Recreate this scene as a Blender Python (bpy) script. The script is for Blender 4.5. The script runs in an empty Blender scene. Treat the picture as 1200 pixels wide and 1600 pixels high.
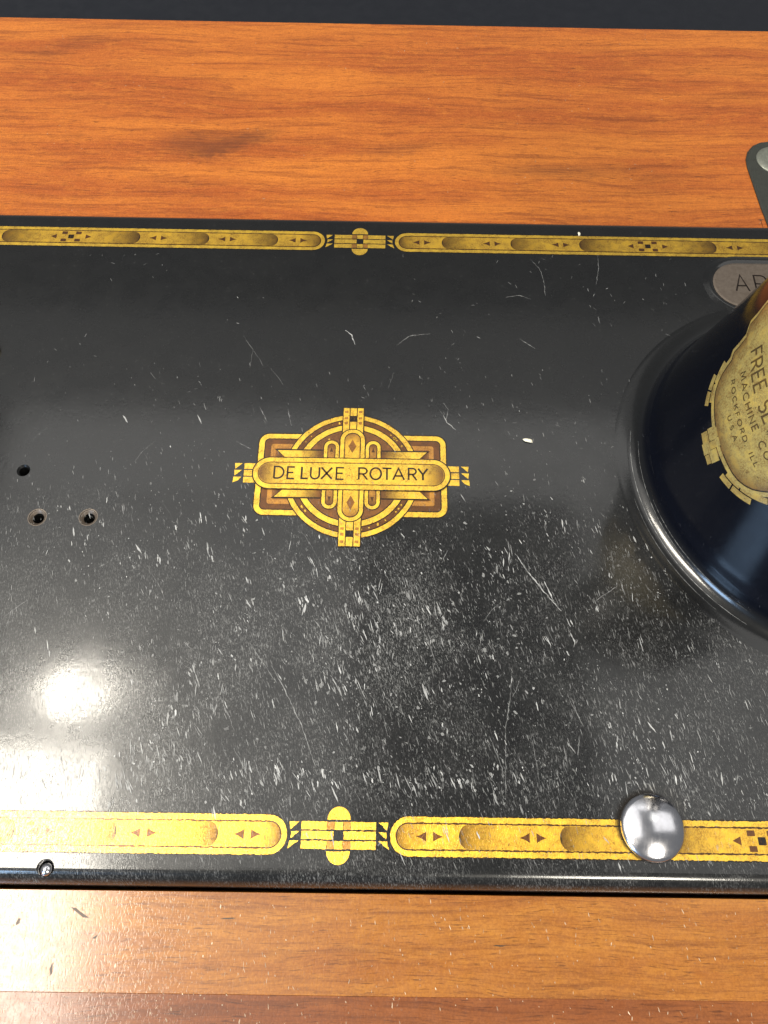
import bpy, bmesh, math, random
from mathutils import Matrix, Vector

random.seed(7)
MM = 0.001
PI = math.pi
scene = bpy.context.scene
COL = scene.collection

# ------------------------------------------------------------------ camera
cam_d = bpy.data.cameras.new("camera")
cam = bpy.data.objects.new("camera", cam_d)
COL.objects.link(cam)
cam_d.sensor_fit = 'AUTO'
cam_d.sensor_width = 36.0
cam_d.lens = 36.0 * 1110.0 / 1600.0
cam_d.clip_start = 0.005
cam_d.clip_end = 50.0
Rm = (Matrix.Rotation(math.radians(-0.53853), 4, 'Z') @
      Matrix.Rotation(math.radians(24.94054), 4, 'X') @
      Matrix.Rotation(math.radians(1.39049), 4, 'Z'))
cam.matrix_world = Matrix.Translation((0.0070788, -0.0010925, 0.1472062)) @ Rm
scene.camera = cam

# ------------------------------------------------------------------ world, lamps, exposure
world = bpy.data.worlds.new("World")
scene.world = world
world.use_nodes = True
bg = world.node_tree.nodes["Background"]
bg.inputs[0].default_value = (0.96, 0.98, 1.0, 1)
bg.inputs[1].default_value = 0.20


def area_lamp(name, loc, target, sx, sy, radiance, color, shape='RECTANGLE'):
    d = bpy.data.lights.new(name, 'AREA')
    d.shape = shape
    d.size = sx
    d.size_y = sy
    a = sx * sy * (PI / 4 if shape in ('DISK', 'ELLIPSE') else 1.0)
    d.energy = radiance * PI * a
    d.color = color
    o = bpy.data.objects.new(name, d)
    COL.objects.link(o)
    o.location = loc
    v = Vector(target) - Vector(loc)
    o.rotation_euler = v.to_track_quat('-Z', 'Y').to_euler()
    return o


WARM = (1.0, 0.93, 0.80)
area_lamp("ceiling_lamp", (-0.80, -0.24, 1.5), (-0.80, -0.24, 0), 0.42, 0.84, 40, WARM)
area_lamp("round_lamp", (-0.68, 0.30, 1.5), (-0.68, 0.30, 0), 0.15, 0.12, 70, WARM, 'ELLIPSE')
area_lamp("ceiling_fill", (-1.00, 0.20, 1.52), (-1.00, 0.20, 0), 1.9, 1.2, 1.3, (1.0, 0.98, 0.94))  # unseen panels added for haze; their gap leaves a dark centre in the bed
area_lamp("ceiling_fill", (1.30, 0.35, 1.52), (1.30, 0.35, 0), 1.6, 0.95, 1.2, (1.0, 0.98, 0.94))
area_lamp("glow_spot", (0.60, 0.44, 1.5), (0.60, 0.44, 0), 0.11, 0.07, 24, (1.0, 1.0, 0.88), 'ELLIPSE')  # added to give the small pale glow in the bed near the pillar
area_lamp("ceiling_or_added_strip", (-0.55, 0.93, 1.5), (-0.55, 0.93, 0), 0.9, 0.26, 1.7, (1.0, 0.98, 0.94))
area_lamp("ceiling_or_added_strip", (0.32, 0.93, 1.5), (0.32, 0.93, 0), 0.7, 0.26, 1.7, (1.0, 0.98, 0.94))
area_lamp("ceiling_or_added_strip", (0.0, 1.24, 1.5), (0.0, 1.24, 0), 2.4, 0.34, 0.38, (1.0, 0.98, 0.94))  # dimmer strip added to soften the far edge of the reflected band
area_lamp("window_glow", (-0.80, -0.90, 0.70), (0.05, 0.06, 0), 0.40, 0.40, 22, (0.45, 0.68, 1.0))
area_lamp("front_fill", (0.60, -1.00, 1.35), (0.0, 0.08, 0), 0.34, 0.34, 42, WARM)  # unseen fill added for diffuse light, kept clear of the bed's reflections

vs = scene.view_settings
vs.view_transform = 'Standard'
vs.look = 'None'
vs.gamma = 1.0
vs.exposure = 0.0
vs.use_curve_mapping = False
scene.cycles.use_denoising = True
scene.cycles.max_bounces = 6


# ------------------------------------------------------------------ node helpers
class NT:
    def __init__(self, name):
        self.m = bpy.data.materials.new(name)
        self.m.use_nodes = True
        self.t = self.m.node_tree
        self.b = self.t.nodes["Principled BSDF"]

    def n(self, typ, **kw):
        nd = self.t.nodes.new(typ)
        for k, v in kw.items():
            setattr(nd, k, v)
        return nd

    def put(self, sock, val):
        if isinstance(val, bpy.types.NodeSocket):
            self.t.links.new(val, sock)
        else:
            sock.default_value = val

    def math(self, op, a, b=0.0, c=0.0, clamp=False):
        nd = self.n('ShaderNodeMath', operation=op)
        nd.use_clamp = clamp
        self.put(nd.inputs[0], a)
        self.put(nd.inputs[1], b)
        self.put(nd.inputs[2], c)
        return nd.outputs[0]

    def ramp(self, v, a, b, lo=0.0, hi=1.0, smooth=True):
        nd = self.n('ShaderNodeMapRange')
        nd.interpolation_type = 'SMOOTHSTEP' if smooth else 'LINEAR'
        nd.clamp = True
        for i, x in enumerate((v, a, b, lo, hi)):
            self.put(nd.inputs[i], x)
        return nd.outputs[0]

    def mix(self, f, a, b, mode='MIX'):
        nd = self.n('ShaderNodeMix', data_type='RGBA', blend_type=mode)
        self.put(nd.inputs[0], f)
        self.put(nd.inputs[6], a)
        self.put(nd.inputs[7], b)
        return nd.outputs[2]

    def coord(self, scale=(1000, 1000, 1000), rot=0.0, loc=(0, 0, 0), src=None):
        """object coordinates in millimetres, turned and stretched"""
        if src is None:
            src = self.n('ShaderNodeTexCoord').outputs['Object']
        if rot:
            r = self.n('ShaderNodeVectorRotate', rotation_type='Z_AXIS')
            self.put(r.inputs['Vector'], src)
            r.inputs['Angle'].default_value = rot
            src = r.outputs[0]
        mp = self.n('ShaderNodeMapping')
        self.put(mp.inputs[0], src)
        mp.inputs['Location'].default_value = loc
        mp.inputs['Scale'].default_value = scale
        return mp.outputs[0]

    def noise(self, vec, scale=1.0, detail=3.0, rough=0.55, dist=0.0):
        nd = self.n('ShaderNodeTexNoise')
        self.put(nd.inputs['Vector'], vec)
        nd.inputs['Scale'].default_value = scale
        nd.inputs['Detail'].default_value = detail
        nd.inputs['Roughness'].default_value = rough
        nd.inputs['Distortion'].default_value = dist
        return nd.outputs[0]

    def xyz(self, vec):
        nd = self.n('ShaderNodeSeparateXYZ')
        self.put(nd.inputs[0], vec)
        return nd.outputs

    def bump(self, h, strength, dist):
        nd = self.n('ShaderNodeBump')
        nd.inputs['Strength'].default_value = strength
        nd.inputs['Distance'].default_value = dist
        self.put(nd.inputs['Height'], h)
        self.put(self.b.inputs['Normal'], nd.outputs[0])
        self.put(self.b.inputs['Coat Normal'], nd.outputs[0])

    def set(self, **kw):
        for k, v in kw.items():
            self.put(self.b.inputs[k.replace('_', ' ')], v)


def streaks(N, ang, across, along, lo, hi, loc=(0, 0, 0), detail=2.0):
    """short scratch streaks: noise stretched along one direction; across / along in mm"""
    v = N.coord(scale=(1000 / across, 1000 / along, 1000), rot=ang, loc=loc)
    return N.ramp(N.noise(v, 1.0, detail, 0.5), lo, hi)


def lacquer(name, wear):
    N = NT(name)
    p = N.coord()
    x, y, z = N.xyz(p)
    big = N.noise(N.coord(loc=(3, 8, 0)), 0.035, 3, 0.6)
    mid = N.noise(p, 0.16, 3, 0.6)
    fine = N.noise(p, 4.0, 2, 0.6)
    base = N.mix(big, (0.0030, 0.0034, 0.0040, 1), (0.0065, 0.0065, 0.0062, 1))
    if wear:
        # rubbed front half of the bed: hands and cloth have dulled it
        cloud = N.noise(N.coord(loc=(7, 3, 2)), 0.07, 4, 0.62)
        rub = N.ramp(N.math('ADD', y, N.math('MULTIPLY', N.math('SUBTRACT', big, 0.5), 60)), 84, 40)
        patchy = N.math('MULTIPLY', N.ramp(cloud, 0.36, 0.64, 0.24, 1.0), N.ramp(x, 40, -30, 0.85, 1.15))
        dx = N.math('DIVIDE', N.math('SUBTRACT', x, 6), 26)
        dy = N.math('DIVIDE', N.math('SUBTRACT', y, 38), 20)
        core = N.ramp(N.math('ADD', N.math('MULTIPLY', dx, dx), N.math('MULTIPLY', dy, dy)), 1.6, 0.0, 0.0, 0.45)
        wearm = N.math('ADD', N.math('MULTIPLY', rub, N.math('MULTIPLY', patchy, 0.85)), N.math('MULTIPLY', core, N.ramp(cloud, 0.40, 0.58)))
        s1 = streaks(N, -0.26, 0.20, 0.80, 0.52, 0.74, detail=3.0)
        s2 = streaks(N, -0.16, 0.32, 1.7, 0.56, 0.74, loc=(31, 7, 3))
        s3 = streaks(N, -0.34, 0.13, 0.40, 0.54, 0.74, loc=(11, 17, 3))
        s = N.math('ADD', N.math('ADD', N.math('MULTIPLY', s1, 0.55), N.math('MULTIPLY', s2, 0.35)), N.math('MULTIPLY', s3, 0.45))
        s = N.math('MULTIPLY', s, wearm)
        faint = N.math('MULTIPLY', N.ramp(N.noise(N.coord(loc=(5, 1, 0)), 0.9, 5, 0.75), 0.56, 0.78), N.ramp(mid, 0.44, 0.66))
        faint = N.math('MULTIPLY', faint, 0.10)
        dust = N.math('MULTIPLY', N.ramp(N.noise(N.coord(loc=(2, 6, 0)), 2.6, 2, 0.5), 0.70, 0.76), 0.10)
        f = N.math('ADD', N.math('ADD', N.math('MULTIPLY', s, 0.52), faint), dust, clamp=True)
        base = N.mix(N.math('MULTIPLY', wearm, 0.02), base, (0.17, 0.17, 0.165, 1))
        col = N.mix(f, base, (0.36, 0.36, 0.35, 1))
        rough = N.math('ADD', N.ramp(mid, 0.2, 0.8, 0.24, 0.32), N.math('MULTIPLY', s, 0.30), clamp=True)
        coat = N.math('SUBTRACT', 0.80, N.math('MULTIPLY', s, 0.9), clamp=True)
        N.set(Base_Color=col, Roughness=rough, Specular_IOR_Level=0.24, Coat_Weight=coat, Coat_Roughness=N.ramp(mid, 0.2, 0.8, 0.07, 0.13))
        peel = N.noise(N.coord(loc=(1, 5, 0)), 1.1, 2, 0.5)
        h = N.math('ADD', N.math('ADD', N.math('MULTIPLY', fine, 0.30), N.math('MULTIPLY', mid, 1.6)), N.math('MULTIPLY', peel, 0.7))
        h = N.math('SUBTRACT', h, N.math('MULTIPLY', s, 0.9))
        N.bump(h, 0.13, 0.00006)
    else:
        sc = streaks(N, -0.3, 0.16, 1.6, 0.66, 0.78)
        sp = N.ramp(N.noise(N.coord(loc=(5, 2, 7)), 1.3, 3, 0.6), 0.70, 0.78)
        k = N.math('MULTIPLY', N.math('MAXIMUM', sc, sp), N.ramp(mid, 0.45, 0.70, 0.0, 0.22))
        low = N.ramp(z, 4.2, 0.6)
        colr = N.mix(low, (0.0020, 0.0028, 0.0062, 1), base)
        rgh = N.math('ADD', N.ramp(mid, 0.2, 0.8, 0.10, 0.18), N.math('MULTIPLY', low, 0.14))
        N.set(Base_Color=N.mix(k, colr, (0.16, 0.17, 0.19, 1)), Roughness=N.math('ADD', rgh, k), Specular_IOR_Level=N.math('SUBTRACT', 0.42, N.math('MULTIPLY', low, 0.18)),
              Coat_Weight=N.math('MULTIPLY', low, 0.8), Coat_Roughness=0.10)
        N.bump(N.math('ADD', fine, N.math('MULTIPLY', mid, 2.0)), 0.16, 0.00004)
    return N.m


def wood(name, light, midc, dark, stain=False, seed=0.0, gloss=0.75):
    N = NT(name)
    p = N.coord(loc=(seed, seed * 0.7, 0))
    warp = N.noise(N.coord(scale=(18, 60, 1000), loc=(seed, 2, 0)), 1.0, 3, 0.5)
    wv = N.n('ShaderNodeVectorMath', operation='ADD')
    cmb = N.n('ShaderNodeCombineXYZ')
    N.put(cmb.inputs[1], N.math('MULTIPLY', warp, 9.0))
    N.put(wv.inputs[0], p)
    N.put(wv.inputs[1], cmb.outputs[0])
    W = wv.outputs[0]

    def g(sx, sy, detail=3, rough=0.55, loc=(0, 0, 0)):
        mp = N.n('ShaderNodeMapping')
        N.put(mp.inputs[0], W)
        mp.inputs['Scale'].default_value = (1 / sx, 1 / sy, 1)
        mp.inputs['Location'].default_value = loc
        return N.noise(mp.outputs[0], 1.0, detail, rough)
    tone = g(110, 13, 4, 0.55)
    strk = g(34, 1.6, 5, 0.66, (3, 5, 0))
    fine = g(11, 0.42, 4, 0.65, (9, 1, 0))
    pore = g(3.2, 0.26, 2, 0.5, (1, 7, 0))
    pore2 = g(8.0, 0.40, 2, 0.5, (5, 3, 0))
    curl = g(9, 4.0, 5, 0.68, (4, 4, 0))
    ripple = g(2.2, 2.6, 3, 0.6, (8, 2, 0))
    c = N.mix(N.ramp(tone, 0.32, 0.64), light, midc)
    c = N.mix(N.math('MULTIPLY', N.ramp(curl, 0.45, 0.72), 0.45), c, (light[0] * 1.12, light[1] * 1.18, light[2] * 1.1, 1))
    c = N.mix(N.math('MULTIPLY', N.ramp(strk, 0.46, 0.68), 0.60), c, dark)
    c = N.mix(N.math('MULTIPLY', N.ramp(fine, 0.48, 0.70), 0.42), c, dark)
    c = N.mix(N.math('MULTIPLY', N.ramp(ripple, 0.5, 0.75), 0.16), c, dark)
    grit = N.noise(N.coord(loc=(2, 2, 0)), 2.4, 3, 0.7)
    c = N.mix(N.math('MULTIPLY', N.ramp(grit, 0.42, 0.70), 0.30), c, dark)
    c = N.mix(N.math('MULTIPLY', N.ramp(grit, 0.50, 0.28), 0.22), c, (light[0] * 1.25, light[1] * 1.35, light[2] * 1.6, 1))
    dk = (dark[0] * 0.42, dark[1] * 0.36, dark[2] * 0.4, 1)
    c = N.mix(N.math('MULTIPLY', N.ramp(pore, 0.56, 0.68), N.ramp(curl, 0.35, 0.60, 0.08, 0.60)), c, dk)
    c = N.mix(N.math('MULTIPLY', N.ramp(pore2, 0.62, 0.72), N.ramp(tone, 0.40, 0.62, 0.10, 0.58)), c, dk)
    if stain:
        x, y, z = N.xyz(N.coord())
        wob = N.math('MULTIPLY', N.math('SUBTRACT', N.noise(N.coord(scale=(260, 420, 1000)), 1.0, 5, 0.7), 0.5), 22.0)
        for (cx, cy, rx, ry, rot, amt) in ((-52, 193.5, 14, 6.5, 0.0, 0.62), (-37, 195.5, 13, 4.6, 0.34, 0.70), (-46, 189.5, 8, 3.0, 0.2, 0.55), (-100, 240, 18, 6, 0.5, 0.25), (60, 184, 26, 4, 0.0, 0.40), (8, 192, 16, 3.5, 0.1, 0.30)):
            dx = N.math('SUBTRACT', x, cx)
            dy = N.math('SUBTRACT', y, cy)
            ca, sa = math.cos(rot), math.sin(rot)
            a = N.math('DIVIDE', N.math('ADD', N.math('MULTIPLY', dx, ca), N.math('MULTIPLY', dy, sa)), rx)
            b = N.math('DIVIDE', N.math('ADD', N.math('ADD', N.math('MULTIPLY', dx, -sa), N.math('MULTIPLY', dy, ca)), N.math('MULTIPLY', wob, 0.35)), ry)
            r = N.math('SQRT', N.math('ADD', N.math('MULTIPLY', a, a), N.math('MULTIPLY', b, b)))
            k = N.math('MULTIPLY', N.ramp(r, 1.25, 0.15), amt)
            k = N.math('MULTIPLY', k, N.ramp(fine, 0.30, 0.62, 0.55, 1.0))
            c = N.mix(k, c, (0.085, 0.026, 0.010, 1))
    rough = N.ramp(N.noise(p, 0.5, 4, 0.6), 0.25, 0.75, 0.26, 0.40)
    N.set(Base_Color=c, Roughness=N.math('ADD', rough, 0.12), Specular_IOR_Level=0.22, Coat_Weight=gloss, Coat_Roughness=N.ramp(rough, 0.26, 0.40, 0.12, 0.20))
    h = N.math('ADD', N.math('MULTIPLY', pore, -0.7), N.math('MULTIPLY', N.noise(p, 1.3, 4, 0.6), 0.9))
    h = N.math('ADD', h, N.math('MULTIPLY', N.ramp(N.noise(N.coord(scale=(2600, 1100, 1000), loc=(3, 1, 0)), 1.0, 2, 0.5), 0.52, 0.66), -0.8))
    N.bump(h, 0.08, 0.00010)
    return N.m


def print_ink(name, metallic):
    """gold transfer; the printed colour is stored on the mesh"""
    N = NT(name)
    a = N.n('ShaderNodeAttribute')
    a.attribute_name = "ink"
    p = N.coord()
    x, y, z = N.xyz(p)
    grain = N.noise(p, 3.2, 3, 0.65)
    patch = N.noise(N.coord(loc=(9, 2, 5)), 0.45, 4, 0.6)
    hatch = streaks(N, 0.32, 0.16, 1.1, 0.50, 0.66, loc=(2, 3, 1))
    c = N.mix(N.math('MULTIPLY', N.ramp(grain, 0.38, 0.70), N.ramp(patch, 0.40, 0.62, 0.15, 0.60)), a.outputs['Color'], (0.30, 0.13, 0.02, 1), 'MULTIPLY')
    c = N.mix(N.math('MULTIPLY', hatch, N.ramp(patch, 0.35, 0.65, 0.10, 0.42)), c, (0.20, 0.09, 0.015, 1))
    chips = N.math('MULTIPLY', N.ramp(N.noise(N.coord(loc=(4, 9, 5)), 1.6, 3, 0.6), 0.64, 0.69), N.ramp(patch, 0.46, 0.58))
    worn = N.math('MULTIPLY', streaks(N, -0.22, 0.15, 1.3, 0.58, 0.68, loc=(8, 4, 2)), N.ramp(N.math('ADD', y, N.math('MULTIPLY', patch, 60)), 70, 25, 0.12, 0.75))
    chips = N.math('MAXIMUM', chips, N.math('MULTIPLY', worn, 0.55))
    cracks = N.n('ShaderNodeTexVoronoi', feature='DISTANCE_TO_EDGE')
    N.put(cracks.inputs['Vector'], N.coord(loc=(3, 3, 3)))
    cracks.inputs['Scale'].default_value = 0.45
    ck = N.math('MULTIPLY', N.ramp(cracks.outputs['Distance'], 0.035, 0.005), N.ramp(patch, 0.40, 0.60))
    c = N.mix(N.math('MULTIPLY', ck, 0.35), c, (0.10, 0.045, 0.012, 1))
    c = N.mix(N.math('MULTIPLY', chips, 0.75), c, (0.018, 0.015, 0.012, 1))
    c = N.mix(N.math('MULTIPLY', N.ramp(patch, 0.52, 0.36), 0.30), c, (1.0, 0.78, 0.30, 1), 'SOFT_LIGHT')
    N.set(Base_Color=c, Roughness=N.ramp(grain, 0.3, 0.7, 0.32, 0.48), Metallic=metallic, Coat_Weight=0.5, Coat_Roughness=0.10)
    N.bump(N.math('ADD', N.math('MULTIPLY', grain, 0.7), N.math('MULTIPLY', hatch, 0.6)), 0.35, 0.00005)
    return N.m


def scuff_mat(name, col):
    N = NT(name)
    a = N.n('ShaderNodeAttribute')
    a.attribute_name = "ink"
    r, g, b = N.n('ShaderNodeSeparateColor'), None, None
    N.put(r.inputs[0], a.outputs['Color'])
    c = N.mix(r.outputs[0], (col[0] * 0.45, col[1] * 0.45, col[2] * 0.45, 1), col)
    N.set(Base_Color=c, Roughness=0.45, Alpha=r.outputs[1])
    return N.m


def metal(name, col, r0, r1, scr=0.25, metallic=1.0):
    N = NT(name)
    p = N.coord()
    n1 = N.noise(p, 0.7, 4, 0.6)
    s = streaks(N, 0.15, 0.15, 2.2, 0.50, 0.68)
    c = N.mix(N.math('MULTIPLY', N.ramp(n1, 0.35, 0.7), 0.5 if scr > 0.1 else 0.2), col, (col[0] * 0.55, col[1] * 0.52, col[2] * 0.50, 1))
    N.set(Base_Color=c, Metallic=metallic, Roughness=N.math('ADD', N.ramp(n1, 0.3, 0.7, r0, r1), N.math('MULTIPLY', s, scr)))
    N.bump(N.math('ADD', N.math('MULTIPLY', s, scr * 3), n1), 0.15, 0.00004)
    return N.m


def plain(name, col, rough, amount=0.25, spec=0.4):
    N = NT(name)
    p = N.coord()
    n1 = N.noise(p, 0.25, 4, 0.6)
    N.set(Specular_IOR_Level=spec, Base_Color=N.mix(N.math('MULTIPLY', n1, amount), col, (col[0] * 2.2, col[1] * 2.2, col[2] * 2.2, 1)), Roughness=N.ramp(n1, 0.3, 0.7, rough, rough + 0.12))
    return N.m


M_BED = lacquer("worn_black_lacquer", True)
M_PILLAR = lacquer("glossy_black_lacquer", False)
M_WOOD_BACK = wood("orange_veneer", (0.47, 0.142, 0.019, 1), (0.32, 0.076, 0.012, 1), (0.14, 0.031, 0.007, 1), stain=True, seed=0.0)
M_WOOD_FRONT = wood("tan_veneer", (0.38, 0.150, 0.022, 1), (0.27, 0.088, 0.012, 1), (0.14, 0.040, 0.007, 1), seed=37.0)
M_WOOD_EDGE = wood("red_brown_veneer", (0.23, 0.072, 0.016, 1), (0.18, 0.050, 0.011, 1), (0.09, 0.024, 0.006, 1), seed=71.0, gloss=0.5)
M_GOLD = print_ink("gold_transfer", 0.74)
M_PALEGOLD = print_ink("pale_gold_transfer", 0.15)
M_SCUFF = scuff_mat("bare_scuff", (0.52, 0.52, 0.51, 1))
M_WSCUFF = scuff_mat("pale_wood_nick", (0.80, 0.62, 0.42, 1))
M_DENT = scuff_mat("dark_dent", (0.09, 0.045, 0.018, 1))
M_CONTACT = scuff_mat("painted_contact_shadow", (0.020, 0.013, 0.008, 1))
M_STEEL = metal("dull_chrome", (0.70, 0.70, 0.74, 1), 0.15, 0.21, scr=0.03)
M_PLATE = metal("tarnished_steel", (0.155, 0.125, 0.10, 1), 0.42, 0.55, metallic=0.6)
M_HINGE = metal("dark_iron", (0.022, 0.024, 0.019, 1), 0.45, 0.60, metallic=0.0)
M_HSCREW = metal("grey_steel", (0.24, 0.25, 0.21, 1), 0.38, 0.5, metallic=0.7)
M_BRASS = metal("brass_edge", (0.75, 0.60, 0.35, 1), 0.25, 0.35)
M_DARK = plain("satin_black", (0.008, 0.009, 0.012, 1), 0.34, spec=0.22)
M_STAMP = plain("dark_stamp", (0.010, 0.007, 0.006, 1), 0.7, spec=0.1)
M_LINT = plain("pale_lint", (0.55, 0.52, 0.42, 1), 0.8)
M_CARC = plain("raw_wood_dark", (0.05, 0.022, 0.010, 1), 0.6)

# ------------------------------------------------------------------ object helpers


def link(o, parent=None):
    COL.objects.link(o)
    if parent is not None:
        o.parent = parent
    return o


def mesh_obj(name, verts, faces, mat, parent=None, smooth=None, cols=None):
    me = bpy.data.meshes.new(name)
    me.from_pydata([(v[0] * MM, v[1] * MM, v[2] * MM) for v in verts], [], faces)
    if cols is not None:
        at = me.color_attributes.new("ink", 'FLOAT_COLOR', 'POINT')
        flat = []
        for c in cols:
            flat += [c[0], c[1], c[2], 1.0]
        at.data.foreach_set("color", flat)
    if smooth is not None:
        me.update()
        me.polygons.foreach_set("use_smooth", [True] * len(me.polygons))
        me.set_sharp_from_angle(angle=math.radians(smooth))
        me.polygons.foreach_set("use_smooth", [abs(p.normal.z) < 0.99995 for p in me.polygons])
    me.materials.append(mat)
    me.update()
    return link(bpy.data.objects.new(name, me), parent)


def tag(o, label=None, cat=None, group=None, kind=None):
    if label:
        o["label"] = label
    if cat:
        o["category"] = cat
    if group:
        o["group"] = group
    if kind:
        o["kind"] = kind
    return o


def empty(name, loc=(0, 0, 0)):
    o = bpy.data.objects.new(name, None)
    o.empty_display_size = 0.02
    o.location = [c * MM for c in loc]
    return link(o)


def rrect(x0, x1, y0, y1, r, n=8):
    pts = []
    for cx, cy, a0 in ((x1 - r, y1 - r, 0), (x0 + r, y1 - r, 90), (x0 + r, y0 + r, 180), (x1 - r, y0 + r, 270)):
        for i in range(n + 1):
            a = math.radians(a0 + 90 * i / n)
            pts.append((cx + r * math.cos(a), cy + r * math.sin(a)))
    return pts


def stadium(cx, cy, hl, hh, n=14, vertical=False):
    """pill outline, half length hl, half height hh"""
    pts = []
    d = hl - hh
    for s, a0 in ((1, -90), (-1, 90)):
        for i in range(n + 1):
            a = math.radians(a0 + 180 * i / n)
            pts.append((s * d + hh * math.cos(a), hh * math.sin(a)))
    if vertical:
        pts = [(-y, x) for x, y in pts]
    return [(cx + x, cy + y) for x, y in pts]


def loft(loops, cap_first=True, cap_last=True):
    n = len(loops[0])
    verts = [v for L in loops for v in L]
    faces = []
    for k in range(len(loops) - 1):
        for i in range(n):
            j = (i + 1) % n
            faces.append((k * n + i, k * n + j, (k + 1) * n + j, (k + 1) * n + i))
    if cap_first:
        faces.append(tuple(reversed(range(n))))
    if cap_last:
        faces.append(tuple(range((len(loops) - 1) * n, len(loops) * n)))
    return verts, faces


def lathe(profile, cx, cy, n=64, cap_last=True, cap_first=False, ky=lambda z: 1.0):
    loops = [[(cx + r * math.cos(2 * PI * i / n), cy + ky(z) * r * math.sin(2 * PI * i / n), z) for i in range(n)] for r, z in profile]
    return loft(loops, cap_first, cap_last)


def slab(x0, x1, y0, y1, z0, z1, r=1.0):
    """board with softly rounded top edges"""
    def lp(ins, z):
        return [(x, y, z) for x, y in rrect(x0 + ins, x1 - ins, y0 + ins, y1 - ins, max(0.3, 1.2 - ins), 3)]
    loops = [lp(0, z0), lp(0, z1 - r)]
    for k in range(1, 4):
        a = k / 3 * PI / 2
        loops.append(lp(r * (1 - math.cos(a)), z1 - r + r * math.sin(a)))
    return loft(loops)


# ------------------------------------------------------------------ setting
v, f = slab(-420, 420, 255.3, 560, -40, -9, 2.0)
tag(mesh_obj("backdrop_panel", v, f, M_DARK, None, 40), "smooth satin black panel behind the orange wooden board", "panel")

# ------------------------------------------------------------------ sewing cabinet
WZ = -4.0
cab = empty("sewing_cabinet", (0, 0, 0))
tag(cab, "orange brown wooden cabinet top holding the black sewing machine bed", "cabinet")
v, f = slab(-330, 330, 161.2, 255.0, -22, WZ, 0.5)
back = mesh_obj("back_board", v, f, M_WOOD_BACK, cab, 40)
back["label"] = "bright orange board with a dark smudge behind the machine"
v, f = slab(-330, 330, -26.0, -9.9, -22, WZ, 0.06)
front = mesh_obj("front_board", v, f, M_WOOD_FRONT, cab, 40)
front["label"] = "tan board along the front edge of the machine"
v, f = slab(-330, 330, -110, -26.0, -22, WZ - 0.03, 0.06)
edge = mesh_obj("edge_board", v, f, M_WOOD_EDGE, cab, 40)
edge["label"] = "darker red brown strip along the bottom"
v, f = slab(-330, 330, -60, 250, -40, -23, 1.0)
mesh_obj("base_board", v, f, M_CARC, cab, 40)

# hinge leaf let into the back board
hp = [(118.2, 161.6), (117.6, 170), (117.3, 178), (117.0, 187), (117.3, 190.5), (118.4, 193.6), (120.4, 196.2), (123.0, 197.8),
      (126.0, 198.3), (129.0, 197.8), (131.6, 196.2), (133.6, 193.6), (134.7, 190.5), (135, 187), (134.7, 178), (134.4, 170), (133.8, 161.6)]
loops = [[(x, y, WZ - 2.0) for x, y in hp], [(x, y, WZ + 0.35) for x, y in hp],
         [(126 + (x - 126) * 0.955, 180 + (y - 180) * 0.978, WZ + 0.75) for x, y in hp]]
loops = [list(reversed(L)) for L in loops]
v, f = loft(loops)
hinge = mesh_obj("hinge_leaf", v, f, M_HINGE, cab, 35)
hinge["label"] = "dark iron hinge leaf with a round screw"
v, f = lathe([(5.9, WZ + 0.4), (5.9, WZ + 0.95), (5.5, WZ + 1.25), (4.0, WZ + 1.4), (0.05, WZ + 1.45)], 126, 189.4, 40)
hs = mesh_obj("screw", v, f, M_HSCREW, hinge, 40)
mesh_obj("joint_line", *slab(116.6, 116.75, 161.6, 165.5, WZ - 1, WZ + 0.02, 0.01), M_CARC, back, 40)

# ------------------------------------------------------------------ sewing machine
mach = empty("sewing_machine", (0, 0, 0))
tag(mach, "old black lacquered sewing machine bed with gold art deco transfers", "sewing machine")

BX0, BX1, BY0, BY1 = -205.0, 185.0, -9.2, 160.2


def bed_loop(ins, z):
    return [(x, y, z) for x, y in rrect(BX0 + ins, BX1 - ins, BY0 + ins, BY1 - ins, 14 - ins, 8)]


loops = [bed_loop(1.5, -12), bed_loop(0, -11), bed_loop(0, -4.2)]
for k in range(1, 11):
    a = k / 10 * PI / 2
    loops.append(bed_loop(3.6 * (1 - math.cos(a)), -4.2 + 4.2 * math.sin(a)))
v, f = loft(loops)
bed = mesh_obj("bed", v, f, M_BED, mach, 30)
bed["label"] = "scratched black lacquered bed plate"

# drilled holes: cut with lathed cutters
HOLES = [(-76.6, 76.6, 1.15, 0.45), (-70.8, 64.7, 1.25, 0.75), (-59.3, 64.9, 1.25, 0.75), (-53.9, -6.3, 1.35, 0.35)]
cutters = []
for (hx, hy, r, ch) in HOLES:
    top = 0.0 if hy > 0 else -0.2
    v, f = lathe([(r, -7.0), (r, top - ch), (r + ch * 0.9, top), (r + ch * 1.1, top + 2.0)], hx, hy, 32, True, True)
    c = mesh_obj("cutter", v, f, M_BED)
    cutters.append(c)
    md = bed.modifiers.new("hole", 'BOOLEAN')
    md.object = c
    md.operation = 'DIFFERENCE'
    md.solver = 'EXACT'
dg = bpy.context.evaluated_depsgraph_get()
new = bpy.data.meshes.new_from_object(bed.evaluated_get(dg))
bed.modifiers.clear()
bed.data = new
new.name = "bed"
new.polygons.foreach_set("use_smooth", [True] * len(new.polygons))
new.set_sharp_from_angle(angle=math.radians(30))
new.polygons.foreach_set("use_smooth", [abs(p.normal.z) < 0.99995 for p in new.polygons])
for c in cutters:
    me = c.data
    bpy.data.objects.remove(c)
    bpy.data.meshes.remove(me)
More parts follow.
